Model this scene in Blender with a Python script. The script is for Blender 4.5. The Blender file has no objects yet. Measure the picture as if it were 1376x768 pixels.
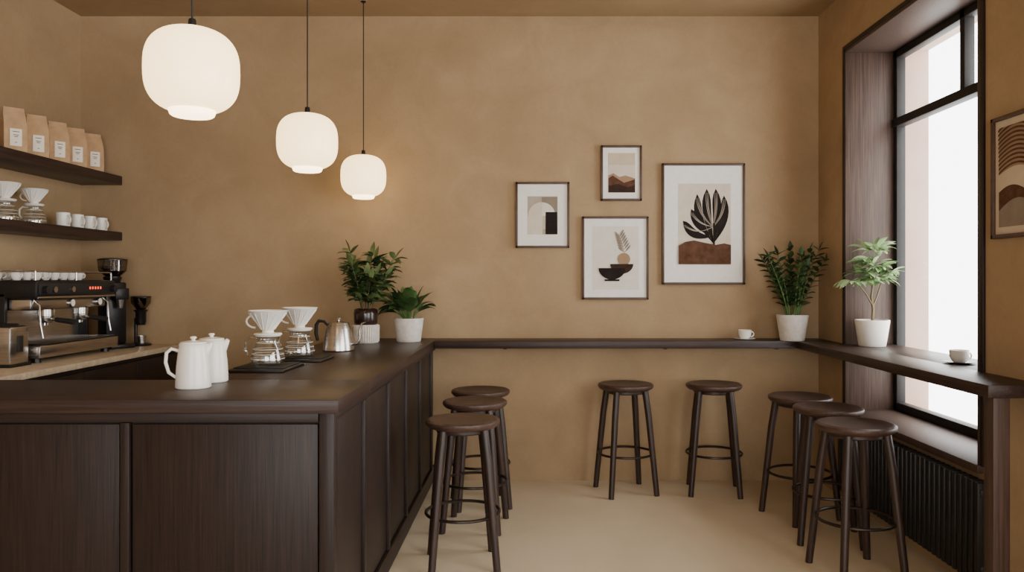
import bpy, bmesh, math, random
from mathutils import Vector, Matrix
random.seed(7)
R = random.random
def U(a,b): return a+(b-a)*R()
scene = bpy.context.scene
PI = math.pi

# ---------------------------------------------------------------- materials
def new_mat(name):
    m = bpy.data.materials.new(name); m.use_nodes = True
    nt = m.node_tree
    return m, nt, nt.nodes['Principled BSDF']

def srgb(c):
    def f(v):
        v/=255.0
        return v/12.92 if v<=0.04045 else ((v+0.055)/1.055)**2.4
    return (f(c[0]),f(c[1]),f(c[2]),1)

def noise_mat(name, c1, c2, scale=(1,1,1), nscale=5, rough=0.5, bump=0.0, metallic=0, detail=6, bumpscale=None, distort=0.0, spec=0.5, c3=None):
    m,nt,b = new_mat(name)
    tc = nt.nodes.new('ShaderNodeTexCoord'); mp = nt.nodes.new('ShaderNodeMapping')
    mp.inputs['Scale'].default_value = scale
    nt.links.new(tc.outputs['Object'], mp.inputs['Vector'])
    n = nt.nodes.new('ShaderNodeTexNoise'); n.inputs['Scale'].default_value=nscale
    n.inputs['Detail'].default_value=detail; n.inputs['Roughness'].default_value=0.6; n.inputs['Distortion'].default_value=distort
    nt.links.new(mp.outputs['Vector'], n.inputs['Vector'])
    cr = nt.nodes.new('ShaderNodeValToRGB')
    cr.color_ramp.elements[0].position=0.3; cr.color_ramp.elements[0].color=srgb(c1)
    cr.color_ramp.elements[1].position=0.7; cr.color_ramp.elements[1].color=srgb(c2)
    if c3:
        e=cr.color_ramp.elements.new(0.5); e.color=srgb(c3)
    nt.links.new(n.outputs['Fac'], cr.inputs['Fac'])
    nt.links.new(cr.outputs['Color'], b.inputs['Base Color'])
    b.inputs['Roughness'].default_value=rough; b.inputs['Metallic'].default_value=metallic
    b.inputs['Specular IOR Level'].default_value=spec
    if bump>0:
        bp = nt.nodes.new('ShaderNodeBump'); bp.inputs['Strength'].default_value=bump; bp.inputs['Distance'].default_value=0.01
        if bumpscale:
            n2 = nt.nodes.new('ShaderNodeTexNoise'); n2.inputs['Scale'].default_value=bumpscale; n2.inputs['Detail'].default_value=5
            nt.links.new(mp.outputs['Vector'], n2.inputs['Vector']); nt.links.new(n2.outputs['Fac'], bp.inputs['Height'])
        else:
            nt.links.new(n.outputs['Fac'], bp.inputs['Height'])
        nt.links.new(bp.outputs['Normal'], b.inputs['Normal'])
    return m

def plaster(name, c1, c2, c3, s=1.0):
    # layered limewash: broad clouds + trowel marks + fine grain
    m,nt,b = new_mat(name)
    tc=nt.nodes.new('ShaderNodeTexCoord')
    def nz(scale,detail,dist):
        n=nt.nodes.new('ShaderNodeTexNoise'); n.inputs['Scale'].default_value=scale*s; n.inputs['Detail'].default_value=detail
        n.inputs['Distortion'].default_value=dist; n.inputs['Roughness'].default_value=.55
        nt.links.new(tc.outputs['Object'],n.inputs['Vector']); return n
    a=nz(.7,5,.6); f=nz(3.2,12,.8); g=nz(40,6,0)
    def math_(op,x,y):
        k=nt.nodes.new('ShaderNodeMath'); k.operation=op
        for i,v in enumerate((x,y)):
            if isinstance(v,float): k.inputs[i].default_value=v
            else: nt.links.new(v,k.inputs[i])
        return k.outputs[0]
    v=math_('ADD',math_('MULTIPLY',a.outputs['Fac'],.55),math_('ADD',math_('MULTIPLY',f.outputs['Fac'],.32),math_('MULTIPLY',g.outputs['Fac'],.13)))
    cr=nt.nodes.new('ShaderNodeValToRGB')
    cr.color_ramp.elements[0].position=.34; cr.color_ramp.elements[0].color=srgb(c1)
    cr.color_ramp.elements[1].position=.66; cr.color_ramp.elements[1].color=srgb(c3)
    e=cr.color_ramp.elements.new(.5); e.color=srgb(c2)
    nt.links.new(v,cr.inputs['Fac']); nt.links.new(cr.outputs['Color'],b.inputs['Base Color'])
    b.inputs['Roughness'].default_value=.85; b.inputs['Specular IOR Level'].default_value=.2
    bp=nt.nodes.new('ShaderNodeBump'); bp.inputs['Strength'].default_value=.3; bp.inputs['Distance'].default_value=.01
    nt.links.new(v,bp.inputs['Height']); nt.links.new(bp.outputs['Normal'],b.inputs['Normal'])
    return m

def glass_mat(name, tint=(0.95,0.97,0.96,1), trans=0.85, rough=0.03):
    m = bpy.data.materials.new(name); m.use_nodes=True; nt=m.node_tree
    for n in list(nt.nodes): nt.nodes.remove(n)
    o=nt.nodes.new('ShaderNodeOutputMaterial'); mx=nt.nodes.new('ShaderNodeMixShader')
    t=nt.nodes.new('ShaderNodeBsdfTransparent'); t.inputs['Color'].default_value=tint
    g=nt.nodes.new('ShaderNodeBsdfGlossy'); g.inputs['Roughness'].default_value=rough
    mx.inputs['Fac'].default_value=1-trans
    nt.links.new(t.outputs[0],mx.inputs[1]); nt.links.new(g.outputs[0],mx.inputs[2]); nt.links.new(mx.outputs[0],o.inputs['Surface'])
    return m

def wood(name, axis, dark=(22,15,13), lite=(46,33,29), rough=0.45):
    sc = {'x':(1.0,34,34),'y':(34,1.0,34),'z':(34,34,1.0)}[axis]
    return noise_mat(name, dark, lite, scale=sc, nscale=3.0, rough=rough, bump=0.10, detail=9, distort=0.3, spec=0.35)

M_wall = plaster('plaster_tan', (151,127,96),(165,140,108),(179,154,121))
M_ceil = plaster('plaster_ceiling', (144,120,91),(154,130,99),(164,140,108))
M_floor= noise_mat('microcement_floor', (199,182,153), (214,198,170), nscale=1.1, rough=0.5, bump=0.06, bumpscale=9, detail=8, distort=0.6, spec=0.35)
M_ext  = noise_mat('exterior_render', (190,160,142),(204,176,158), nscale=3, rough=0.9)
W_x = wood('dark_wood_x','x'); W_y=wood('dark_wood_y','y'); W_z=wood('dark_wood_z','z')
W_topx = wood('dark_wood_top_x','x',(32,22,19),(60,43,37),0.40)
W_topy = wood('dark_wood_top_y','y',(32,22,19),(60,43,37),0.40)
W_stool= noise_mat('stool_wood',(36,25,21),(62,44,37),scale=(14,14,2),nscale=3,rough=0.42,detail=8,bump=0.05)
W_seat= noise_mat('stool_seat_wood',(52,37,31),(86,63,53),scale=(20,1.5,20),nscale=3,rough=0.42,detail=8,bump=0.05)
W_jamb = wood('window_lining_wood','z',(54,41,35),(90,70,60),0.5)
W_kick = noise_mat('kick_dark',(20,14,12),(28,20,17),nscale=4,rough=0.7)
M_stone= noise_mat('stone_top',(176,158,134),(208,192,168),nscale=24,rough=0.4,detail=10,c3=(190,172,146))
M_black= noise_mat('black_metal',(22,21,21),(32,30,30),nscale=20,rough=0.35,metallic=0.3)
M_blackm=noise_mat('black_matte',(20,19,19),(30,28,27),nscale=20,rough=0.6)
M_rad  = noise_mat('radiator_black',(24,23,23),(34,32,31),nscale=12,rough=0.45)
M_ring = noise_mat('bronze_metal',(48,40,36),(64,54,48),nscale=12,rough=0.35,metallic=0.7)
M_steel= noise_mat('brushed_steel',(176,172,168),(206,202,198),scale=(1,1,30),nscale=6,rough=0.26,metallic=1.0)
M_white= noise_mat('white_ceramic',(232,228,220),(242,238,231),nscale=4,rough=0.25)
M_paperw=noise_mat('mat_board',(238,235,229),(246,243,237),nscale=30,rough=0.9)
M_kraft= noise_mat('kraft_paper',(172,138,102),(194,160,122),nscale=14,rough=0.85,bump=0.3)
M_label= noise_mat('label_paper',(232,222,206),(242,233,218),nscale=14,rough=0.8)
M_ink  = noise_mat('ink',(60,48,40),(74,60,50),nscale=14,rough=0.8)
M_conc = noise_mat('concrete_pot',(196,190,182),(222,216,208),nscale=30,rough=0.85,bump=0.2)
M_pot  = noise_mat('white_pot',(222,217,208),(234,229,221),nscale=8,rough=0.6)
M_dkglass=noise_mat('dark_glazed',(40,26,23),(54,36,31),nscale=6,rough=0.2)
M_soil = noise_mat('soil',(40,28,20),(66,48,36),nscale=60,rough=0.95,bump=0.8)
M_stem = noise_mat('stem_brown',(92,78,50),(116,100,66),nscale=20,rough=0.7)
M_stemg= noise_mat('stem_green',(70,98,48),(92,120,62),nscale=20,rough=0.6)
L_dark = noise_mat('leaf_dark',(30,50,28),(54,78,44),nscale=9,rough=0.38)
L_mid  = noise_mat('leaf_mid',(46,72,38),(78,106,56),nscale=9,rough=0.38)
L_olive= noise_mat('leaf_olive',(72,88,50),(112,128,78),nscale=9,rough=0.45)
L_lite = noise_mat('leaf_light',(104,136,84),(150,178,122),nscale=9,rough=0.42)
L_lit2 = noise_mat('leaf_lighter',(140,168,118),(184,204,158),nscale=9,rough=0.42)
G_pane = glass_mat('window_glass',(0.98,0.99,0.99,1),0.95,0.0)
G_clear= glass_mat('clear_glass',(0.90,0.92,0.91,1),0.80,0.04)
G_smoke= glass_mat('smoked_hopper',(0.55,0.5,0.46,1),0.80,0.06)
M_bean = noise_mat('coffee_beans',(40,24,16),(74,46,30),nscale=90,rough=0.5,bump=1.0)
M_frame= noise_mat('frame_wood',(62,43,33),(86,61,47),scale=(8,8,8),nscale=3,rough=0.45)
M_cord = noise_mat('cord_black',(24,22,20),(32,30,28),nscale=30,rough=0.6)

def emis(name,col,strength,base=(240,232,215)):
    m,nt,b=new_mat(name)
    b.inputs['Base Color'].default_value=srgb(base)
    n=nt.nodes.new('ShaderNodeTexNoise'); n.inputs['Scale'].default_value=2.0
    tc=nt.nodes.new('ShaderNodeTexCoord'); nt.links.new(tc.outputs['Object'],n.inputs['Vector'])
    cr=nt.nodes.new('ShaderNodeValToRGB')
    cr.color_ramp.elements[0].color=col; c2=(col[0],col[1]*1.03,col[2]*1.08,1); cr.color_ramp.elements[1].color=c2
    nt.links.new(n.outputs['Fac'],cr.inputs['Fac']); nt.links.new(cr.outputs['Color'],b.inputs['Emission Color'])
    b.inputs['Emission Strength'].default_value=strength; b.inputs['Roughness'].default_value=0.25
    return m
M_lamp = emis('opal_glass_lit',(1.0,0.70,0.33,1),3.6,(230,214,180))
M_lampb= emis('opal_bottom_lit',(1.0,0.74,0.42,1),6.5)
M_red  = emis('red_display',(1.0,0.08,0.03,1),2.5,(60,10,8))
def flat(name,c,d=6,ns=12):
    return noise_mat(name,tuple(max(0,v-d) for v in c),tuple(min(255,v+d) for v in c),nscale=ns,rough=0.9,spec=0.2)

# ---------------------------------------------------------------- mesh builder
class MB:
    def __init__(s): s.v=[];s.f=[];s.m=[];s.mats=[]
    def mi(s,mat):
        if mat not in s.mats: s.mats.append(mat)
        return s.mats.index(mat)
    def add(s,vs,fs,mat,M=None):
        o=len(s.v); i=s.mi(mat)
        for v in vs:
            v=Vector(v)
            if M is not None: v=M@v
            s.v.append(v)
        for f in fs:
            s.f.append([o+k for k in f]); s.m.append(i)
    def box(s,a,b,mat,bev=0.0,M=None,seg=2):
        a=Vector(a);b=Vector(b)
        lo=Vector((min(a.x,b.x),min(a.y,b.y),min(a.z,b.z)));hi=Vector((max(a.x,b.x),max(a.y,b.y),max(a.z,b.z)))
        bm=bmesh.new(); bmesh.ops.create_cube(bm,size=1)
        for v in bm.verts:
            v.co=Vector((lo.x+(v.co.x+.5)*(hi.x-lo.x),lo.y+(v.co.y+.5)*(hi.y-lo.y),lo.z+(v.co.z+.5)*(hi.z-lo.z)))
        if bev>0: bmesh.ops.bevel(bm,geom=bm.edges[:],offset=bev,segments=seg,profile=0.5,affect='EDGES')
        bm.verts.ensure_lookup_table()
        for i,v in enumerate(bm.verts): v.index=i
        s.add([v.co.copy() for v in bm.verts],[[v.index for v in f.verts] for f in bm.faces],mat,M)
        bm.free()
    def lathe(s,prof,mat,c=(0,0,0),seg=32,M=None):
        vs=[];fs=[];rings=[]
        for (r,z) in prof:
            if r<1e-5:
                rings.append([len(vs)]); vs.append((c[0],c[1],c[2]+z))
            else:
                ring=[]
                for k in range(seg):
                    a=2*PI*k/seg; ring.append(len(vs)); vs.append((c[0]+r*math.cos(a),c[1]+r*math.sin(a),c[2]+z))
                rings.append(ring)
        for i in range(len(rings)-1):
            A=rings[i];B=rings[i+1]
            for k in range(seg):
                k2=(k+1)%seg
                if len(A)==1 and len(B)==1: continue
                if len(A)==1: fs.append([A[0],B[k2],B[k]])
                elif len(B)==1: fs.append([A[k],A[k2],B[0]])
                else: fs.append([A[k],A[k2],B[k2],B[k]])
        s.add(vs,fs,mat,M)
    def tube(s,pts,rad,mat,seg=10,M=None,closed=False,cap=True):
        pts=[Vector(p) for p in pts]; n=len(pts)
        if not isinstance(rad,(list,tuple)): rad=[rad]*n
        vs=[];fs=[];prev=None
        for i,p in enumerate(pts):
            if closed: t=(pts[(i+1)%n]-pts[i-1]).normalized()
            else: t=(pts[min(i+1,n-1)]-pts[max(i-1,0)]).normalized()
            if prev is None:
                u=t.orthogonal().normalized()
            else:
                u=(prev-t*prev.dot(t)).normalized()
            prev=u; w=t.cross(u)
            for k in range(seg):
                a=2*PI*k/seg+PI/seg; vs.append(p+(u*math.cos(a)+w*math.sin(a))*rad[i])
        for i in range(n if closed else n-1):
            j=(i+1)%n
            for k in range(seg):
                k2=(k+1)%seg; fs.append([i*seg+k,i*seg+k2,j*seg+k2,j*seg+k])
        if cap and not closed:
            fs.append(list(range(seg))[::-1]); fs.append([(n-1)*seg+k for k in range(seg)])
        s.add(vs,fs,mat,M)
    def ring(s,c,R_,r,mat,seg=40,M=None):
        pts=[(c[0]+R_*math.cos(2*PI*k/seg),c[1]+R_*math.sin(2*PI*k/seg),c[2]) for k in range(seg)]
        s.tube(pts,r,mat,seg=8,closed=True,M=M)
    def poly(s,pts,mat,M=None):
        s.add(pts,[list(range(len(pts)))],mat,M)
    def leaf(s,base,d,length,width,mat,droop=0.6,fold=0.25,n=6,peak=0.45,M=None):
        d=Vector(d).normalized(); p=Vector(base)
        side=d.cross(Vector((0,0,1)))
        if side.length<0.05: side=Vector((1,0,0))
        side.normalize()
        side=(side+Vector((0,0,U(-.45,.45)))).normalized()
        vs=[];fs=[];st=length/n
        for i in range(n+1):
            t=i/n
            if t<peak: w=math.sin(t/peak*PI/2)**0.8
            else: w=max(0,math.cos((t-peak)/(1-peak)*PI/2))**0.9
            w=max(w,0.04)*width/2
            up=side.cross(d).normalized()
            vs+= [p-side*w+up*w*fold, p.copy(), p+side*w+up*w*fold]
            d=(d+Vector((0,0,-droop/n))).normalized(); p=p+d*st
        for i in range(n):
            a=i*3;b=a+3
            fs+=[[a,a+1,b+1,b],[a+1,a+2,b+2,b+1]]
        s.add(vs,fs,mat,M)
    def build(s,name,loc=(0,0,0),rot=(0,0,0),parent=None,angle=38):
        me=bpy.data.meshes.new(name); me.from_pydata([tuple(v) for v in s.v],[],s.f)
        for m in s.mats: me.materials.append(m)
        me.polygons.foreach_set('material_index',s.m)
        me.polygons.foreach_set('use_smooth',[True]*len(s.f))
        me.update()
        try: me.set_sharp_from_angle(angle=math.radians(angle))
        except Exception: pass
        ob=bpy.data.objects.new(name,me); scene.collection.objects.link(ob)
        ob.location=loc; ob.rotation_euler=rot
        if parent: ob.parent=parent
        return ob
def dup(ob,name,loc,rot=(0,0,0)):
    o=bpy.data.objects.new(name,ob.data); scene.collection.objects.link(o); o.location=loc; o.rotation_euler=rot; return o

# ---------------------------------------------------------------- dimensions
XL,XR,YB,YF,H = -3.354,2.12,5.80,-2.6,3.442
EYE=1.486; CT=1.055
WY0,WY1,WZ0,WZ1=3.685,5.29,0.61,3.04
VY0,VY1=-1.9,2.5          # unseen second opening, added to bring in daylight from the right
XW=2.44; XO=2.68; G=.004

# room shell
b=MB(); b.box((XL-.2,YF-.2,-.2),(XO,YB+.2,0),M_floor); b.build('floor')
b=MB(); b.box((XL-.2,YF-.2,H),(XO,YB+.2,H+.2),M_ceil); b.build('ceiling')
b=MB(); b.box((XL-.2,YB,0),(XO,YB+.2,H),M_wall); b.build('wall_back')
b=MB(); b.box((XL-.2,YF,0),(XL,YB,H),M_wall); b.build('wall_left')
b=MB()
for (x0,x1,m) in ((XR,2.47,M_wall),(2.47,XO,M_ext)):
    b.box((x0,YF,0),(x1,VY0,H),m)
    b.box((x0,VY1,0),(x1,WY0,H),m)
    b.box((x0,WY1,0),(x1,YB,H),m)
    b.box((x0,VY0,0),(x1,VY1,WZ0),m); b.box((x0,VY0,WZ1),(x1,VY1,H),m)
    b.box((x0,WY0,0),(x1,WY1,WZ0),m)
    b.box((x0,WY0,WZ1),(x1,WY1,H),m)
b.build('wall_right')
# front wall of the cafe with an unseen opening, added and sized for fill light
FX0,FX1,FZ0,FZ1=-1.6,1.6,.5,2.7
b=MB()
b.box((XL-.2,YF-.2,0),(FX0,YF,H),M_wall); b.box((FX1,YF-.2,0),(XO,YF,H),M_wall)
b.box((FX0,YF-.2,0),(FX1,YF,FZ0),M_wall); b.box((FX0,YF-.2,FZ1),(FX1,YF,H),M_wall)
b.build('wall_front')
b=MB()
for x in (FX0+.03,-.55,.55,FX1-.03): b.box((x-.03,YF-.13,FZ0),(x+.03,YF-.07,FZ1),M_blackm)
for z in (FZ0+.03,FZ1-.03,2.3): b.box((FX0,YF-.13,z-.03),(FX1,YF-.07,z+.03),M_blackm)
b.build('added_rear_window')
b=MB()
for y in (VY0+.03,.3,VY1-.03): b.box((2.43,y-.03,WZ0),(2.49,y+.03,WZ1),M_blackm)
for z in (WZ0+.03,WZ1-.03,2.54): b.box((2.43,VY0,z-.03),(2.49,VY1,z+.03),M_blackm)
b.build('added_side_window')  # frame for the unseen side opening added as a daylight source

# window lining + frame + glass
win=bpy.data.objects.new('window_1',None); scene.collection.objects.link(win)
b=MB(); t=.022
b.box((XR-.012,WY1-t,WZ0),(XW+.02,WY1,WZ1),W_jamb,.002)
b.box((XR-.012,WY0,WZ0),(XW+.02,WY0+t,WZ1),W_jamb,.002)
b.box((XR-.012,WY0,WZ1-t),(XW+.02,WY1,WZ1),W_jamb,.002)
b.box((XR-.03,WY0-.01,WZ0-.035),(XW+.02,WY1+.01,WZ0+.005),W_jamb,.003)
b.box((XR-.014,WY1-.001,WZ0),(XR,WY1+.028,WZ1+.028),W_z,.002)
b.box((XR-.014,WY0-.028,WZ0),(XR,WY0+.001,WZ1+.028),W_z,.002)
b.box((XR-.014,WY0,WZ1),(XR,WY1,WZ1+.028),W_z,.002)
b.build('lining',parent=win)
b=MB(); fx0,fx1=XW-.01,XW+.05
y0,y1,z0,z1=WY0+t,WY1-t,WZ0+.005,WZ1-t
b.box((fx0,y0,z0),(fx1,y0+.05,z1),M_blackm,.004); b.box((fx0,y1-.05,z0),(fx1,y1,z1),M_blackm,.004)
b.box((fx0,y0,z0),(fx1,y1,z0+.055),M_blackm,.004); b.box((fx0,y0,z1-.05),(fx1,y1,z1),M_blackm,.004)
b.box((fx0-.012,y0,2.51),(fx1,y1,2.565),M_blackm,.004)
b.box((fx0,4.40,2.56),(fx1,4.45,z1),M_blackm,.004)
b.build('frame',parent=win)
b=MB(); b.box((XW+.018,y0+.03,z0+.03),(XW+.022,y1-.03,z1-.03),G_pane); b.build('pane',parent=win)

# radiator
b=MB(); n=34; ry0,ry1=3.56,5.22
for i in range(n):
    y=ry0+(ry1-ry0)*(i+.5)/n
    b.box((2.03,y-.017,.09),(2.095,y+.017,.56),M_rad,.008)
b.box((2.04,ry0,.14),(2.085,ry1,.18),M_rad,.01); b.box((2.04,ry0,.49),(2.085,ry1,.53),M_rad,.01)
for y in (3.7,5.05): b.box((2.045,y-.02,0),(2.08,y+.02,.14),M_rad,.004)
for y in (3.9,5.0): b.box((2.07,y,.3),(XR-G,y+.04,.34),M_rad)
b.build('radiator')

# ---------------------------------------------------------------- service counter (L-shaped)
b=MB()
CX1=-.70; CY0=2.81; TH=.05; XI=-1.46; YI=3.38; XA=XL+G; YE=YB-G
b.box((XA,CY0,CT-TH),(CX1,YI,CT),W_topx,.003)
b.box((XI,YI-.002,CT-TH),(CX1,YE,CT),W_topy,.003)
zf0,zf1=.10,CT-TH
yf=CY0+.05; xf=CX1-.05
b.box((XA,yf,.10),(xf,YI-.03,zf1),W_kick)
b.box((XI+.03,YI-.03,.10),(xf,YE,zf1),W_z)
b.box((XA,CY0+.09,0),(CX1-.09,YI-.06,.1),W_kick); b.box((XI+.06,YI-.06,0),(CX1-.09,YE,.1),W_kick)
b.box((CX1-.075,yf-.028,.02),(CX1-.022,yf+.03,zf1),W_z,.003)
b.box((XA,yf-.024,zf1-.035),(CX1-.079,yf,zf1),W_x,.002)
b.box((XA,yf-.024,.02),(CX1-.079,yf,.12),W_x,.002)
x=-1.465; xs=[CX1-.075]
while x>XL+.05:
    b.box((x-.033,yf-.026,.122),(x,yf,zf1-.037),W_z,.002); xs+=[x,x-.033]; x-=.745
xs.append(XA)
for i in range(0,len(xs)-1,2):
    xa,xb=xs[i+1],xs[i]
    if xb-xa>.1: b.box((xa+.007,yf-.016,.128),(xb-.007,yf,zf1-.043),W_z,.003)
b.box((xf,yf+.032,zf1-.035),(xf+.026,YE,zf1),W_y,.002)
b.box((xf,yf+.032,.02),(xf+.026,YE,.12),W_y,.002)
prev=yf+.03
for e in [3.39,3.96,4.52,5.08,5.64,YE]:
    b.box((xf,prev+.007,.128),(xf+.012,e-.025,zf1-.043),W_z,.003)
    if e<YE: b.box((xf,e-.018,.122),(xf+.025,e+.018,zf1-.037),W_z,.002)
    prev=e+.018
b.build('service_counter')

# wall bar (back) + window bar
b=MB()
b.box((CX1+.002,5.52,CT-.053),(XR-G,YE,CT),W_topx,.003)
for x in (-.2,.95,1.75):
    b.box((x-.012,5.60,CT-.065),(x+.012,YE,CT-.053),M_blackm)
b.build('wall_bar')
b=MB()
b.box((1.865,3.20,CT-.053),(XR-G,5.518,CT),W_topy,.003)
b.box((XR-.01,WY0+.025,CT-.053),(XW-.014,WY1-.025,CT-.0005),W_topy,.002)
b.box((1.895,3.215,0),(1.965,3.285,CT-.053),W_jamb,.004)
b.build('window_bar')

# ---------------------------------------------------------------- back-bar counter w/ stone top on left wall
b=MB(); SX=-2.61; SZ=1.01
b.box((XA,YI+.005,SZ-.035),(SX,YE,SZ),M_stone,.003)
b.box((XA,YI+.005,.1),(SX-.04,YE,SZ-.035),W_z)
b.box((XA,YI+.005,0),(SX-.09,YE,.1),W_kick)
prev=YI+.01
for e in (3.98,4.58,5.18,5.79):
    b.box((SX-.04,prev+.004,.70),(SX-.015,e-.004,SZ-.062),W_y,.003)
    b.box((SX-.04,prev+.004,.12),(SX-.015,e-.004,.675),W_z,.003)
    prev=e
b.build('back_bar_counter')

# shelves
b=MB()
SHX=-3.045
b.box((XA,3.9,2.254-.065),(SHX,YE,2.254),W_topy,.003); b.build('wall_shelf')
b=MB(); b.box((XA,3.9,1.84-.062),(SHX,YE,1.84),W_topy,.003); b.build('wall_shelf.001')

# ---------------------------------------------------------------- stools
b=MB(); SH=.76
b.lathe([(0,SH-.044),(.155,SH-.044),(.178,SH-.038),(.190,SH-.028),(.195,SH-.017),(.193,SH-.006),(.184,SH),(.172,SH+.001),(.15,SH-.004),(0,SH-.007)],W_seat,seg=56)
b.lathe([(0,SH-.066),(.135,SH-.066),(.14,SH-.060),(.14,SH-.044)],W_stool,seg=40)
for sx in (-1,1):
    for sy in (-1,1):
        b.tube([(sx*.104,sy*.104,SH-.045),(sx*.122,sy*.122,.55),(sx*.166,sy*.166,.0)],[.022,.0225,.019],W_stool,seg=14)
rz=.275; rr=.144*math.sqrt(2)
b.ring((0,0,rz),rr-.012,.0085,M_ring,seg=48)
stool=b.build('bar_stool',(-.367,4.10,0),(0,0,math.radians(8)))
k=1
for (x,y,r) in ((-.35,4.73,-6),(-.347,5.20,12),(.653,5.50,14),(1.274,5.50,-9),(1.685,4.93,20),(1.70,4.50,-14),(1.645,3.98,9)):
    dup(stool,'bar_stool.%03d'%k,(x,y,0),(0,0,math.radians(r))); k+=1

# ---------------------------------------------------------------- pendant lamps
def pendant(name,loc):
    b=MB()
    prof=[]; hh=.147; rad=.157; nn=30; e=2.75
    for i in range(nn+1):
        a=-PI/2+PI*i/nn
        c,s=math.cos(a),math.sin(a)
        r=rad*abs(c)**(2/e); z=hh*(1 if s>0 else -1)*abs(s)**(2/e)
        prof.append((max(r,0),z))
    prof=[p for p in prof if p[0]>.03]
    body=[(0.03,-hh)] + [p for p in prof] + [(0.0,hh+.001)]
    b.lathe(body,M_lamp,seg=64)
    b.lathe([(0,-hh-.012),(.066,-hh-.012),(.073,-hh-.007),(.078,-hh+.008)],M_lampb,seg=48)
    b.lathe([(.0,hh+.034),(.011,hh+.034),(.013,hh+.028),(.014,hh+.008),(.022,hh+.006),(.024,hh-.003)],M_black,seg=20)
    top=H-loc[2]
    b.tube([(0,0,hh+.03),(0,0,top)],.0035,M_cord,seg=8)
    b.lathe([(0,top),(.018,top),(.018,top-.006),(.006,top-.012),(0,top-.012)],M_black,seg=28)
    return b.build(name,loc)
LZ=2.216; LX=-1.19
pendant('pendant_lamp',(LX,2.73,LZ)); pendant('pendant_lamp.001',(LX,4.125,LZ)); pendant('pendant_lamp.002',(LX,5.49,LZ))

# ---------------------------------------------------------------- framed art
def W(px,py):
    return ((px-716)/181.0, EYE+(376-py)/181.0)
def framed(name,x0,x1,y0,y1,art,mat_w,bg,shapes,fw=.016):
    X0,Z1=W(x0,y0); X1,Z0=W(x1,y1)
    cx=(X0+X1)/2; cz=(Z0+Z1)/2; w=X1-X0; h=Z1-Z0
    b=MB()
    d=.028
    b.box((-w/2,-d,-h/2),(-w/2+fw,0,h/2),M_frame,.002); b.box((w/2-fw,-d,-h/2),(w/2,0,h/2),M_frame,.002)
    b.box((-w/2,-d,h/2-fw),(w/2,0,h/2),M_frame,.002); b.box((-w/2,-d,-h/2),(w/2,0,-h/2+fw),M_frame,.002)
    b.box((-w/2+fw/2,-.014,-h/2+fw/2),(w/2-fw/2,-.002,h/2-fw/2),M_paperw)
    ax0,az1=W(art[0],art[1]); ax1,az0=W(art[2],art[3])
    def L(px,py): X,Z=W(px,py); return (X-cx,Z-cz)
    b.box((ax0-cx,-.0152,az0-cz),(ax1-cx,-.0138,az1-cz),bg)
    lay=0
    for pts,m in shapes:
        lay+=1; yy=-.0152-.0004*lay
        b.poly([(L(*p)[0],yy,L(*p)[1]) for p in pts],m)
    return b.build(name,(cx,YB-.002,cz))
def circ(cx,cy,r,a0=0,a1=360,n=36): return [(cx+r*math.cos(math.radians(a0+(a1-a0)*i/n)),cy-r*math.sin(math.radians(a0+(a1-a0)*i/n))) for i in range(n+(0 if a1-a0==360 else 1))]
def rect(x0,y0,x1,y1): return [(x0,y1),(x1,y1),(x1,y0),(x0,y0)]
def lf(x0,y0,x1,y1,w,curve=0.0,n=10,pk=.6):
    dx,dy=x1-x0,y1-y0; l=math.hypot(dx,dy); nx,ny=-dy/l,dx/l
    A=[];B=[]
    for i in range(n+1):
        t=i/n; c=curve*math.sin(t*PI)*l
        ww=w/2*(math.sin(min(1,t/pk)*PI/2) if t<pk else max(0,math.cos((t-pk)/(1-pk)*PI/2))**.7)
        ww=max(ww,.15)
        A.append((x0+dx*t+nx*(c+ww),y0+dy*t+ny*(c+ww))); B.append((x0+dx*t+nx*(c-ww),y0+dy*t+ny*(c-ww)))
    return A+B[::-1]
a_greige=flat('art_greige',(176,165,150)); a_cream=flat('art_cream',(228,221,209)); a_sand=flat('art_sand',(203,188,165)); a_taupe=flat('art_taupe',(140,127,114))
a_black=flat('art_black',(36,30,28)); a_brown=flat('art_brown',(90,62,46),12,20); a_tan=flat('art_tan',(158,130,104)); a_dbrown=flat('art_dark_brown',(58,43,35),8,20)
a_beige=flat('art_beige',(216,204,188))
framed('framed_picture',693,765,245,333,(709,264,749,315),None,a_greige,[
  (circ(728,290,18.5),a_sand),(rect(709,290,729,315),a_beige),
  (circ(728,290,18,90,270),a_beige),(rect(728,265,749,285),a_taupe),(circ(728,290,18,0,90)+[(728,290)],a_cream),
  (rect(733,285,749,315),a_black)])
framed('framed_picture.001',807,862,196,270,(817,206,853,259),None,a_beige,[
  (rect(817,206,853,222),a_sand),
  ([(817,259),(817,236),(824,233),(832,238),(840,236),(853,240),(853,259)],a_tan),
  ([(817,259),(817,240),(823,236),(829,240),(838,246),(853,241),(853,259)],a_brown),
  ([(817,259),(817,250),(830,247),(842,252),(853,249),(853,259)],a_dbrown)])
palm=[(lf(839,340,831,314,1.0),a_taupe)]
for i in range(7):
    t=i/7; px,py=839-8*t,339-24*t
    palm.append((lf(px,py,px-9+3*t,py-7,2.4),a_taupe)); palm.append((lf(px,py,px+8-3*t,py-10,2.4),a_taupe))
def bowl(cx,cy,r,n=24): return [(cx+r*math.cos(math.radians(180+180*i/n)),cy-0.85*r*math.sin(math.radians(180+180*i/n))) for i in range(n+1)][::1]
framed('framed_picture.002',782,871,291,402,(796,304,858,389),None,a_cream,palm+[
  (circ(838,348,8.3),a_tan),
  (bowl(835,354.5,15.5),a_dbrown),(bowl(822,360,18),a_black),(rect(812,375,832,377.5),a_black)])
lv=[]
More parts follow.
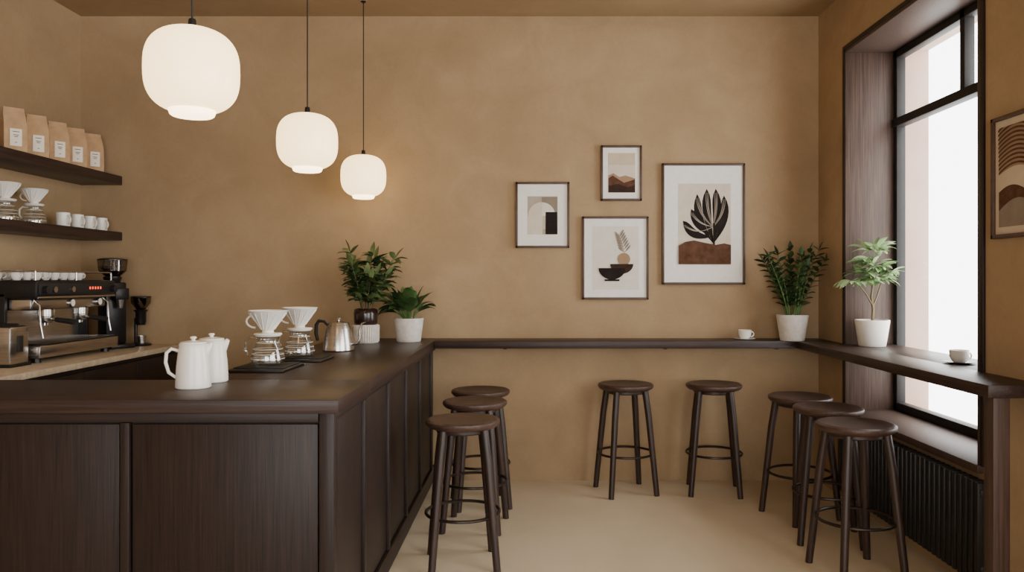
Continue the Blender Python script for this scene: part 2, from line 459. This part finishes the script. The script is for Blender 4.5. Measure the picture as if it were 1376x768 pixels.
for (x1,y1,w,c) in ((936,261,11,.10),(949,254,12,.05),(961,254,12,-.04),(972,263,11,-.10),(928,281,10,.12),(917,297,12,.18)):
    lv.append((lf(958,327 if abs(c)<.11 else 318,x1,y1,w,-c,pk=.72),a_black))
veins=[]
for (x1,y1,c) in ((936,261,.10),(949,254,.05),(961,254,-.04),(972,263,-.10),(928,281,.12),(917,297,.18)):
    for off in (-2.2,0,2.2):
        veins.append((lf(957+off*.3,305,x1+off*.8,y1+5,.6,-c),a_greige))
framed('framed_picture.003',889,1000,220,382,(911,247,981,355),None,a_beige,lv+veins+[
  ([(911,355),(911,330),(920,325),(932,323),(945,326),(960,329),(972,327),(981,329),(981,355)],a_brown),
  (rect(957,300,959.5,329),a_black)])
# picture on right wall
b=MB(); w=.44;h=.545;fw=.018;d=.028
b.box((-w/2,-d,-h/2),(-w/2+fw,0,h/2),M_frame,.002); b.box((w/2-fw,-d,-h/2),(w/2,0,h/2),M_frame,.002)
b.box((-w/2,-d,h/2-fw),(w/2,0,h/2),M_frame,.002); b.box((-w/2,-d,-h/2),(w/2,0,-h/2+fw),M_frame,.002)
b.box((-w/2+.009,-.014,-h/2+.009),(w/2-.009,-.002,h/2-.009),a_sand)
aw,ah=w/2-.045,h/2-.05
b.box((-aw,-.0152,-ah),(aw,-.0138,ah),a_tan)
def band(z0f,z1f,m,lay):
    A=[];B=[]
    for kx in range(25):
        xx=-aw+2*aw*kx/24; u=kx/24
        A.append((xx,-.0152-.0003*lay,max(-ah,min(ah,z0f(u))))); B.append((xx,-.0152-.0003*lay,max(-ah,min(ah,z1f(u)))))
    b.poly(A+B[::-1],m)
band(lambda u:-ah,lambda u:-.15+.05*math.sin(u*4),a_taupe,1)
band(lambda u:-.15+.05*math.sin(u*4),lambda u:-.09+.05*math.sin(u*4+.5),a_brown,2)
band(lambda u:-.09+.05*math.sin(u*4+.5),lambda u:-.01+.05*math.sin(u*3.2+.4),a_sand,3)
for i in range(13):
    band(lambda u,i=i:-.01+i*.019+.06*math.sin(u*3.2+.4),lambda u,i=i:-.001+i*.019+.06*math.sin(u*3.2+.4),a_brown,4+i)
b.build('framed_picture.004',(XR-.002,3.35,1.945),(0,0,math.radians(-90)))

# ---------------------------------------------------------------- ceramics
def cup_mesh(b,r,h,mat=M_white,hs=1,ha=0,c=(0,0,0)):
    b.lathe([(0,0),(r*.55,0),(r*.62,.003),(r*.72,.008),(r*.95,h*.45),(r,h),(r*.95,h+.001),(r*.88,h*.45),(r*.6,.012),(0,.01)],mat,c=c,seg=28)
    pts=[]
    for i in range(9):
        a=-PI/2+PI*i/8
        q=Vector((r*.9+math.cos(a)*r*.55,0,h*.52+math.sin(a)*h*.3)); q=Matrix.Rotation(ha,3,'Z')@q
        pts.append(q+Vector(c))
    b.tube(pts,r*.1,mat,seg=8)
def mug(name,loc,ha):
    b=MB(); r,h=.042,.098
    b.lathe([(0,0),(r*.92,0),(r,.006),(r,h-.002),(r-.002,h),(r-.005,h-.003),(r-.006,.01),(0,.008)],M_white,seg=32)
    pts=[]
    for i in range(11):
        a=-PI/2+PI*i/10; pts.append((r-.004+math.cos(a)*.03,0,h*.5+math.sin(a)*.03))
    b.tube(pts,.0055,M_white,seg=8,M=Matrix.Rotation(ha,4,'Z'))
    return b.build(name,loc)
for i in range(4):
    Yv=[5.24,5.40,5.55,5.70][i]
    mug('coffee_mug'+('' if i==0 else '.%03d'%i),(-3.15,Yv,1.84),math.radians(-20))
def espresso(name,loc,sm):
    b=MB()
    b.lathe([(0,0),(.04,0),(.075,.008),(.078,.011),(.072,.012),(.04,.006),(0,.005)],sm,seg=36)
    cup_mesh(b,.048,.064,ha=math.radians(0),c=(0,0,.006))
    return b.build(name,loc,(0,0,math.radians(10)))
espresso('espresso_cup_and_saucer',(1.535,5.66,CT),M_white)
espresso('espresso_cup_and_saucer.001',(2.20,4.03,CT),M_black)

def v60(name,loc,s=1.0,small=False):
    b=MB()
    S=Matrix.Scale(s,4)
    b.lathe([(0,.002),(.06,.002),(.074,.010),(.076,.03),(.066,.075),(.050,.105),(.048,.118),(.056,.138)],G_clear,seg=36,M=S)
    b.lathe([(.0,.006),(.058,.006),(.070,.013),(.072,.03),(.066,.052),(.0,.052)],G_clear,seg=36,M=S)
    for z,r in ((.03,.0765),(.052,.072),(.075,.067),(.105,.051)): b.ring((0,0,z),r,.0012,M_white,seg=36,M=S)
    b.ring((0,0,.138),.056,.003,M_white,seg=36,M=S)
    b.tube([(-.050,0,.125),(-.085,0,.13),(-.108,0,.11),(-.108,0,.07),(-.092,0,.045),(-.072,0,.045)],.006,G_clear if not small else M_white,seg=8,M=S)
    b.lathe([(0,.140),(.062,.140),(.066,.144),(.062,.150),(.028,.152),(.026,.160),(.030,.168),(.088,.250),(.092,.254),(.088,.258),(.083,.254),(.020,.170),(0,.168)],M_white,seg=44,M=S)
    for kx in range(16):
        a=2*PI*kx/16
        b.tube([(.031*math.cos(a),.031*math.sin(a),.168),(.086*math.cos(a+.35),.086*math.sin(a+.35),.246)],.0025,M_white,seg=6,M=S)
    hp=[]
    for i in range(9):
        a=-PI/2+PI*i/8; hp.append((-.060-math.cos(a)*.042,0,.205+math.sin(a)*.03))
    b.tube(hp,.005,M_white,seg=8,M=S)
    return b.build(name,loc)
def scale_(name,loc,w,d,rot=0):
    b=MB(); b.box((-w/2,-d/2,.0),(w/2,d/2,.012),M_black,.004); b.box((-w/2+.015,-d/2+.05,.012),(w/2-.015,d/2-.012,.018),M_blackm,.003)
    b.box((-.04,-d/2+.01,.012),(.04,-d/2+.035,.0135),M_rad,.0005)
    return b.build(name,loc,(0,0,rot))
scale_('coffee_scale',(-1.295,3.80,CT),.27,.33); v60('pour_over_dripper_set',(-1.295,3.82,CT+.018),1.03)
scale_('coffee_scale.001',(-1.225,4.22,CT),.24,.26); v60('pour_over_dripper_set.001',(-1.265,4.24,CT+.018),1.03)
v60('pour_over_dripper_set.002',(-3.20,4.74,1.84),.92,True); v60('pour_over_dripper_set.003',(-3.19,5.00,1.84),.88,True)

def jug(name,loc,spout):
    b=MB()
    b.lathe([(0,0),(.062,0),(.067,.004),(.067,.02),(.063,.09),(.056,.15),(.053,.168),(.055,.176),(.050,.178),(.0,.178)],M_white,seg=44)
    b.lathe([(.052,.177),(.048,.184),(.02,.189),(.008,.190),(.007,.194),(.013,.199),(.011,.205),(0,.207)],M_white,seg=32)
    b.tube([(-.055,0,.150),(-.080,0,.158),(-.098,0,.142),(-.101,0,.105),(-.090,0,.065),(-.062,0,.042)],[.006,.007,.007,.007,.007,.006],M_white,seg=10)
    b.tube([(.044,0,.140),(.058,0,.163),(.068,0,.178)],[.020,.014,.008],M_white,seg=12)
    return b.build(name,loc,(0,0,spout))
jug('ceramic_coffee_pot',(-1.36,3.13,CT),math.radians(20)); jug('ceramic_coffee_pot.001',(-1.365,3.32,CT),.1)

# gooseneck kettle
b=MB(); S=Matrix.Scale(1.08,4)
b.lathe([(0,0),(.082,0),(.088,.005),(.086,.03),(.070,.12),(.060,.145),(.058,.15),(0,.15)],M_steel,seg=48,M=S)
b.lathe([(.060,.148),(.056,.158),(.02,.166),(.006,.167),(.006,.174),(.014,.178),(.012,.184),(0,.186)],M_steel,seg=32,M=S)
b.tube([(.078,0,.040),(.110,0,.042),(.124,0,.070),(.122,0,.115),(.134,0,.152),(.158,0,.162)],[.012,.010,.008,.0065,.006,.005],M_steel,seg=12,M=S)
b.tube([(-.060,0,.138),(-.085,0,.165),(-.115,0,.168),(-.130,0,.145),(-.132,0,.095),(-.122,0,.055)],[.006,.008,.010,.010,.010,.008],M_blackm,seg=10,M=S)
b.build('gooseneck_kettle',(-1.188,4.78,CT),(0,0,math.radians(-5)))

# ---------------------------------------------------------------- coffee bags
def bag(name,loc,rot):
    b=MB(); w,d,h=.122,.085,.29
    secs=[(w/2,d/2,0),(w/2,d/2,.006),(w/2*1.02,d/2*1.05,.08),(w/2,d/2*.9,.19),(w/2*.96,d/2*.35,.25),(w/2*.92,.006,.268),(w/2*.9,.005,h)]
    vs=[];fs=[]
    for (a,c,z) in secs:
        vs+=[(-a,-c,z),(0,-c*1.08,z),(a,-c,z),(a*.95 if z>.15 else a,0,z),(a,c,z),(0,c*1.08,z),(-a,c,z),(-a*.95 if z>.15 else -a,0,z)]
    for i in range(len(secs)-1):
        for k in range(8): fs.append([i*8+k,i*8+(k+1)%8,(i+1)*8+(k+1)%8,(i+1)*8+k])
    fs.append(list(range(8))[::-1]); fs.append([(len(secs)-1)*8+k for k in range(8)])
    b.add(vs,fs,M_kraft)
    b.box((-.032,-d/2*1.10-.002,.05),(.032,-d/2*1.10+.004,.155),M_label,.001)
    for i,zz in enumerate((.135,.115,.105,.07)):
        b.box((-.018+.004*i,-d/2*1.10-.0028,zz),(.018-.004*i,-d/2*1.10,zz+.004),M_ink)
    b.box((-w/2*.9,-.008,h-.022),(w/2*.9,.008,h-.012),M_kraft,.002)
    return b.build(name,loc,(0,0,rot))
for i,yv in enumerate((4.80,5.02,5.24,5.45,5.66)):
    bag('coffee_bag'+('' if i==0 else '.%03d'%i),(-3.19,yv,2.254),math.radians(50+U(-4,4)))

# ---------------------------------------------------------------- espresso machine (faces +X)
b=MB(); L0,L1=-.42,.42
b.box((-.26,L0,.37),(.24,L1,.475),M_black,.012)
b.box((-.26,L0+.02,.04),(.0,L1-.02,.37),M_blackm,.008)
b.box((.0,L0+.03,.10),(.008,L1-.03,.30),M_steel)
b.box((-.0,L0+.03,.30),(.19,L1-.03,.37),M_steel,.012)
b.box((-.26,L0,.03),(.26,L1,.10),M_steel,.008)
b.box((.0,L0+.03,.10),(.25,L1-.03,.106),M_black,.002)
for i in range(26):
    y=L0+.05+i*.0296; b.box((.01,y,.106),(.245,y+.012,.110),M_steel)
for y in (L0,L1-.025):
    b.box((-.26,y,.03),(.06,y+.025,.40),M_black,.006)
b.box((.235,L0+.02,.392),(.246,L1-.02,.458),M_blackm,.003)
b.box((.238,L0+.01,.368),(.245,L1-.01,.380),M_steel,.002)
for y in (L0+.06,L1-.06):
    for x in (-.2,.2): b.lathe([(0,0),(.026,0),(.022,.03),(0,.03)],M_black,c=(x,y,0),seg=16)
for x in (-.24,.22): b.tube([(x,L0+.02,.525),(x,L1-.02,.525)],.005,M_steel,seg=8)
for y in (L0+.02,L1-.02): b.tube([(-.24,y,.525),(.22,y,.525)],.005,M_steel,seg=8)
for x in (-.24,.22):
    for y in (L0+.02,0,L1-.02): b.tube([(x,y,.47),(x,y,.525)],.005,M_steel,seg=8)
for y in (-.19,.17):
    b.lathe([(0,.255),(.038,.255),(.044,.262),(.044,.30),(.036,.31),(.036,.34),(0,.34)],M_steel,c=(.15,y,0),seg=28)
    b.lathe([(0,.222),(.030,.222),(.040,.235),(.040,.258),(0,.258)],M_steel,c=(.15,y,0),seg=28)
    b.tube([(.18,y,.243),(.21,y,.240)],.009,M_steel,seg=10); b.tube([(.21,y,.240),(.32,y,.225)],[.014,.017],M_blackm,seg=12)
    b.tube([(.15,y-.012,.225),(.15,y-.014,.205)],.006,M_steel,seg=8); b.tube([(.15,y+.012,.225),(.15,y+.014,.205)],.006,M_steel,seg=8)
for kx in range(5):
    b.box((.245,.10+kx*.030,.418),(.248,.112+kx*.030,.434),M_red)
for y in (-.09,-.27):
    b.lathe([(0,0),(.016,0),(.018,.02),(0,.02)],M_steel,seg=16,M=Matrix.Translation((.24,y,.42))@Matrix.Rotation(PI/2,4,'Y'))
for y in (-.005,.30):
    b.lathe([(0,0),(.028,0),(.028,.012),(.024,.014),(0,.014)],M_steel,seg=24,M=Matrix.Translation((.19,y,.335))@Matrix.Rotation(PI/2,4,'Y'))
    b.lathe([(0,.0142),(.022,.0142),(.0,.0150)],M_white,seg=24,M=Matrix.Translation((.19,y,.335))@Matrix.Rotation(PI/2,4,'Y'))
for y in (L0+.06,L1-.06):
    b.tube([(.18,y,.37),(.22,y,.33),(.225,y,.22),(.24,y,.14)],.006,M_steel,seg=8)
    b.lathe([(0,0),(.02,0),(.024,.035),(0,.04)],M_blackm,seg=16,M=Matrix.Translation((.24,y,.42))@Matrix.Rotation(PI/2,4,'Y'))
b.build('espresso_machine',(-3.06,4.86,SZ))
b=MB()
for i in range(3):
    for j in range(8):
        cup_mesh(b,.034,.055,c=(-.17+i*.115,-.35+j*.088+U(-.004,.004),0),ha=U(-1,1))
b.build('stacked_cups',(-3.04,4.86,SZ+.4755))

# coffee grinder behind machine
b=MB()
b.box((-.09,-.10,0),(.09,.10,.03),M_black,.008); b.box((-.075,-.02,.03),(.075,.09,.46),M_black,.012)
b.box((-.05,-.09,.34),(.05,.0,.42),M_black,.008); b.tube([(0,-.06,.34),(0,-.06,.28)],[.025,.015],M_steel,seg=16)
b.lathe([(0,.46),(.05,.46),(.055,.475),(.06,.49),(.06,.50),(0,.50)],M_black,c=(0,.03,0),seg=28)
b.lathe([(.045,.50),(.088,.54),(.095,.615),(.093,.615),(.086,.54),(.04,.502)],G_smoke,c=(0,.03,0),seg=32)
b.lathe([(0,.502),(.042,.502),(.084,.54),(.086,.575),(0,.585)],M_bean,c=(0,.03,0),seg=32)
b.lathe([(0,.632),(.06,.630),(.098,.622),(.098,.614),(0,.614)],M_black,c=(0,.03,0),seg=32)
b.build('coffee_grinder',(-2.93,5.48,SZ),(0,0,math.radians(60)))
b=MB()
b.lathe([(0,0),(.075,0),(.078,.012),(.05,.02),(0,.02)],M_black,seg=32)
b.tube([(-.03,0,.02),(-.03,0,.20)],.012,M_black,seg=12); b.lathe([(0,.15),(.03,.15),(.036,.17),(.036,.24),(.05,.26),(0,.262)],M_black,c=(.005,0,0),seg=28)
b.lathe([(.03,.262),(.065,.31),(.067,.35),(.064,.35),(.06,.31),(.026,.262)],G_smoke,c=(.005,0,0),seg=28)
b.lathe([(0,.262),(.028,.263),(.055,.305),(0,.31)],M_bean,c=(.005,0,0),seg=28)
b.lathe([(0,.362),(.068,.358),(.070,.350),(0,.350)],M_black,c=(.005,0,0),seg=28)
b.lathe([(0,.02),(.03,.02),(.032,.07),(.03,.07),(.028,.03),(0,.028)],M_steel,c=(.01,0,0),seg=24)
b.build('hand_coffee_grinder',(-2.86,5.69,SZ))
b=MB()
b.box((-.09,-.08,.01),(.09,.08,.22),M_steel,.012); b.box((-.075,-.065,.218),(.075,.065,.224),M_blackm,.002)
b.tube([(-.08,0,.228),(.08,0,.228)],.009,M_blackm,seg=12); b.box((.088,-.02,.08),(.098,.02,.17),M_blackm,.003)
b.box((-.1,-.09,0),(.1,.09,.012),M_black,.004)
b.build('knock_box',(-2.92,4.31,SZ))

# ---------------------------------------------------------------- plants
def pot(b,r0,r1,h,mat,z0=0):
    b.lathe([(0,z0),(r0*.96,z0),(r0,z0+.006),(r1,z0+h-.004),(r1-.003,z0+h),(r1-.012,z0+h),(r1-.014,z0+h-.02),(0,z0+h-.02)],mat,seg=44)
    b.lathe([(0,z0+h-.019),(r1-.014,z0+h-.019),(r1-.014,z0+h-.022)],M_soil,seg=30)
def bush(name,loc):
    b=MB()
    b.lathe([(0,0),(.084,0),(.088,.006),(.090,.12),(.086,.126),(.076,.126),(0,.12)],M_conc,seg=44)
    for kx in range(36):
        a=2*PI*kx/36; b.tube([(.089*math.cos(a),.089*math.sin(a),.01),(.0905*math.cos(a),.0905*math.sin(a),.12)],.003,M_conc,seg=6)
    b.lathe([(.0,.12),(.074,.12),(.080,.15),(.082,.20),(.078,.23),(.066,.235),(.064,.225),(0,.222)],M_dkglass,seg=40)
    ns=21
    for i in range(ns):
        az=2*PI*i/ns*2.0+U(-.2,.2); tilt=U(.04,.46); ln=U(.20,.41)
        d=Vector((math.cos(az)*math.sin(tilt),math.sin(az)*math.sin(tilt)*.8,math.cos(tilt)))
        p=Vector((.03*math.cos(az),.03*math.sin(az),.22)); pts=[p.copy()]
        n=8
        for j in range(n):
            d=(d+Vector((math.cos(az)*.03,math.sin(az)*.02,-.01))).normalized(); p=p+d*ln/n; pts.append(p.copy())
            if j>=1:
                for q in range(3):
                    a2=U(0,2*PI); ld=(d*.5+Vector((math.cos(a2),math.sin(a2)*.8,U(-.3,.4)))*.8)
                    b.leaf(p,ld,U(.085,.12),U(.034,.048),random.choice([L_dark,L_olive,L_mid,L_olive]),droop=U(.3,1.1),n=6)
        b.leaf(p,d,.11,.04,L_olive,droop=.3,n=5)
        b.tube(pts,[.004-.0003*t for t in range(len(pts))],M_stem,seg=6)
    return b.build(name,loc,angle=80)
bush('potted_olive_plant',(-1.15,5.38,CT))
def lily(name,loc):
    b=MB(); pot(b,.084,.104,.165,M_conc)
    for i in range(46):
        az=U(0,2*PI); tilt=U(.15,1.2)
        d=Vector((math.cos(az)*math.sin(tilt),math.sin(az)*math.sin(tilt)*.85,math.cos(tilt)+.1)).normalized()
        p=Vector((.03*math.cos(az),.03*math.sin(az),.15)); e=p+d*U(.05,.12)+Vector((0,0,.02))
        b.tube([p,(p+e)/2+Vector((0,0,.008)),e],.0025,M_stemg,seg=6)
        b.leaf(e,d,U(.11,.15),U(.062,.086),random.choice([L_mid,L_dark,L_mid]),droop=U(.6,1.4),n=7,peak=.4)
    return b.build(name,loc,angle=80)
lily('potted_peace_lily',(-.87,5.48,CT))
def zz(name,loc):
    b=MB(); pot(b,.085,.112,.185,M_conc)
    for i in range(15):
        az=2*PI*i/15+U(-.25,.25); tilt=U(.05,.55); ln=U(.34,.50)
        if math.cos(az)>0: tilt*=.5
        sy=.75 if math.sin(az)<0 else .25
        d=Vector((math.cos(az)*math.sin(tilt),math.sin(az)*math.sin(tilt)*sy,math.cos(tilt)))
        p=Vector((.04*math.cos(az),.04*math.sin(az),.165)); pts=[p.copy()]; n=10
        sd=d.cross(Vector((U(-1,1),U(-1,1),.2))).normalized()
        for j in range(n):
            d=(d+Vector((math.cos(az)*.03,math.sin(az)*.02,-.01))).normalized(); p=p+d*ln/n; pts.append(p.copy())
            if j>=1:
                for sg in (-1,1):
                    b.leaf(p,sd*sg+d*.75,U(.065,.085),U(.034,.042),random.choice([L_dark,L_dark,L_mid]),droop=U(.1,.5),n=5)
        b.leaf(p,d,.08,.032,L_dark,droop=.2,n=5)
        b.tube(pts,[.006-.0004*t for t in range(len(pts))],M_stemg,seg=7)
    for v in b.v:
        if v.x>.24: v.x=.24+(v.x-.24)*.05
        if v.y>.20: v.y=.20+(v.y-.20)*.05
    return b.build(name,loc,angle=80)
zz('potted_zz_plant',(1.85,5.57,CT))
def tree(name,loc):
    b=MB(); pot(b,.084,.108,.172,M_pot)
    b.tube([(0,0,.15),(.006,0,.24),(-.004,.004,.32),(.004,0,.40)],[.009,.0085,.008,.006],M_stem,seg=10)
    b.tube([(.0,0,.25),(.03,.0,.32),(.05,-.01,.40)],[.006,.005,.004],M_stem,seg=8)
    b.tube([(.0,0,.27),(-.04,.0,.34),(-.09,-.01,.40)],[.006,.005,.004],M_stem,seg=8)
    tips=[Vector((.004,0,.42)),Vector((.05,-.01,.40)),Vector((-.09,-.01,.40)),Vector((.0,0,.48)),Vector((0,0,.55))]
    b.tube([(.004,0,.40),(0,0,.50),(.0,0,.57)],[.006,.004,.003],M_stem,seg=8)
    for tp in tips:
        for w in range(5):
            az=2*PI*w/5+U(-.4,.4); tilt=U(.5,1.5)
            d=Vector((math.cos(az)*math.sin(tilt),math.sin(az)*math.sin(tilt)*.7,math.cos(tilt)))
            e=tp+d*U(.03,.08)+Vector((0,0,.015))
            b.tube([tp,(tp+e)/2+Vector((0,0,.008)),e],.002,M_stemg,seg=6)
            sd=d.cross(Vector((0,0,1))).normalized()
            for a in (-1.15,-.6,0,.6,1.15):
                ld=d*math.cos(a)+sd*math.sin(a)
                l=U(.115,.155)*(1-.18*abs(a))
                b.leaf(e,ld,l,U(.036,.046),random.choice([L_lite,L_lit2,L_lite]),droop=U(.6,1.4),n=6,peak=.5)
    for v in b.v:
        if v.x>.19: v.x=.19+(v.x-.19)*.05
        if v.y>.15: v.y=.15+(v.y-.15)*.05
    return b.build(name,loc,angle=80)
tree('potted_umbrella_plant',(2.215,5.10,CT))

# ---------------------------------------------------------------- light
w=bpy.data.worlds.new('overcast_sky'); scene.world=w; w.use_nodes=True
bg=w.node_tree.nodes['Background']; bg.inputs['Color'].default_value=(1.0,.99,.975,1); bg.inputs['Strength'].default_value=8.8
def portal(name,loc,rot,sx,sy):
    l=bpy.data.lights.new(name,'AREA'); l.shape='RECTANGLE'; l.size=sx; l.size_y=sy
    l.cycles.is_portal=True
    o=bpy.data.objects.new(name,l); scene.collection.objects.link(o); o.location=loc; o.rotation_euler=rot
portal('sky_portal',(XO,(WY0+WY1)/2,(WZ0+WZ1)/2),(0,math.radians(90),0),WZ1-WZ0,WY1-WY0)
portal('sky_portal.001',(XO,(VY0+VY1)/2,(WZ0+WZ1)/2),(0,math.radians(90),0),WZ1-WZ0,VY1-VY0)
portal('sky_portal.002',((FX0+FX1)/2,YF-.2,(FZ0+FZ1)/2),(math.radians(90),0,0),FX1-FX0,FZ1-FZ0)

# ---------------------------------------------------------------- camera
cd=bpy.data.cameras.new('camera'); cam=bpy.data.objects.new('camera',cd); scene.collection.objects.link(cam)
cam.location=(0,0,EYE); cam.rotation_euler=(math.radians(90),0,0)
cd.sensor_width=36; cd.lens=36*1050/1376; cd.shift_x=-28/1376; cd.shift_y=-8/1376
cd.clip_start=.05
scene.camera=cam
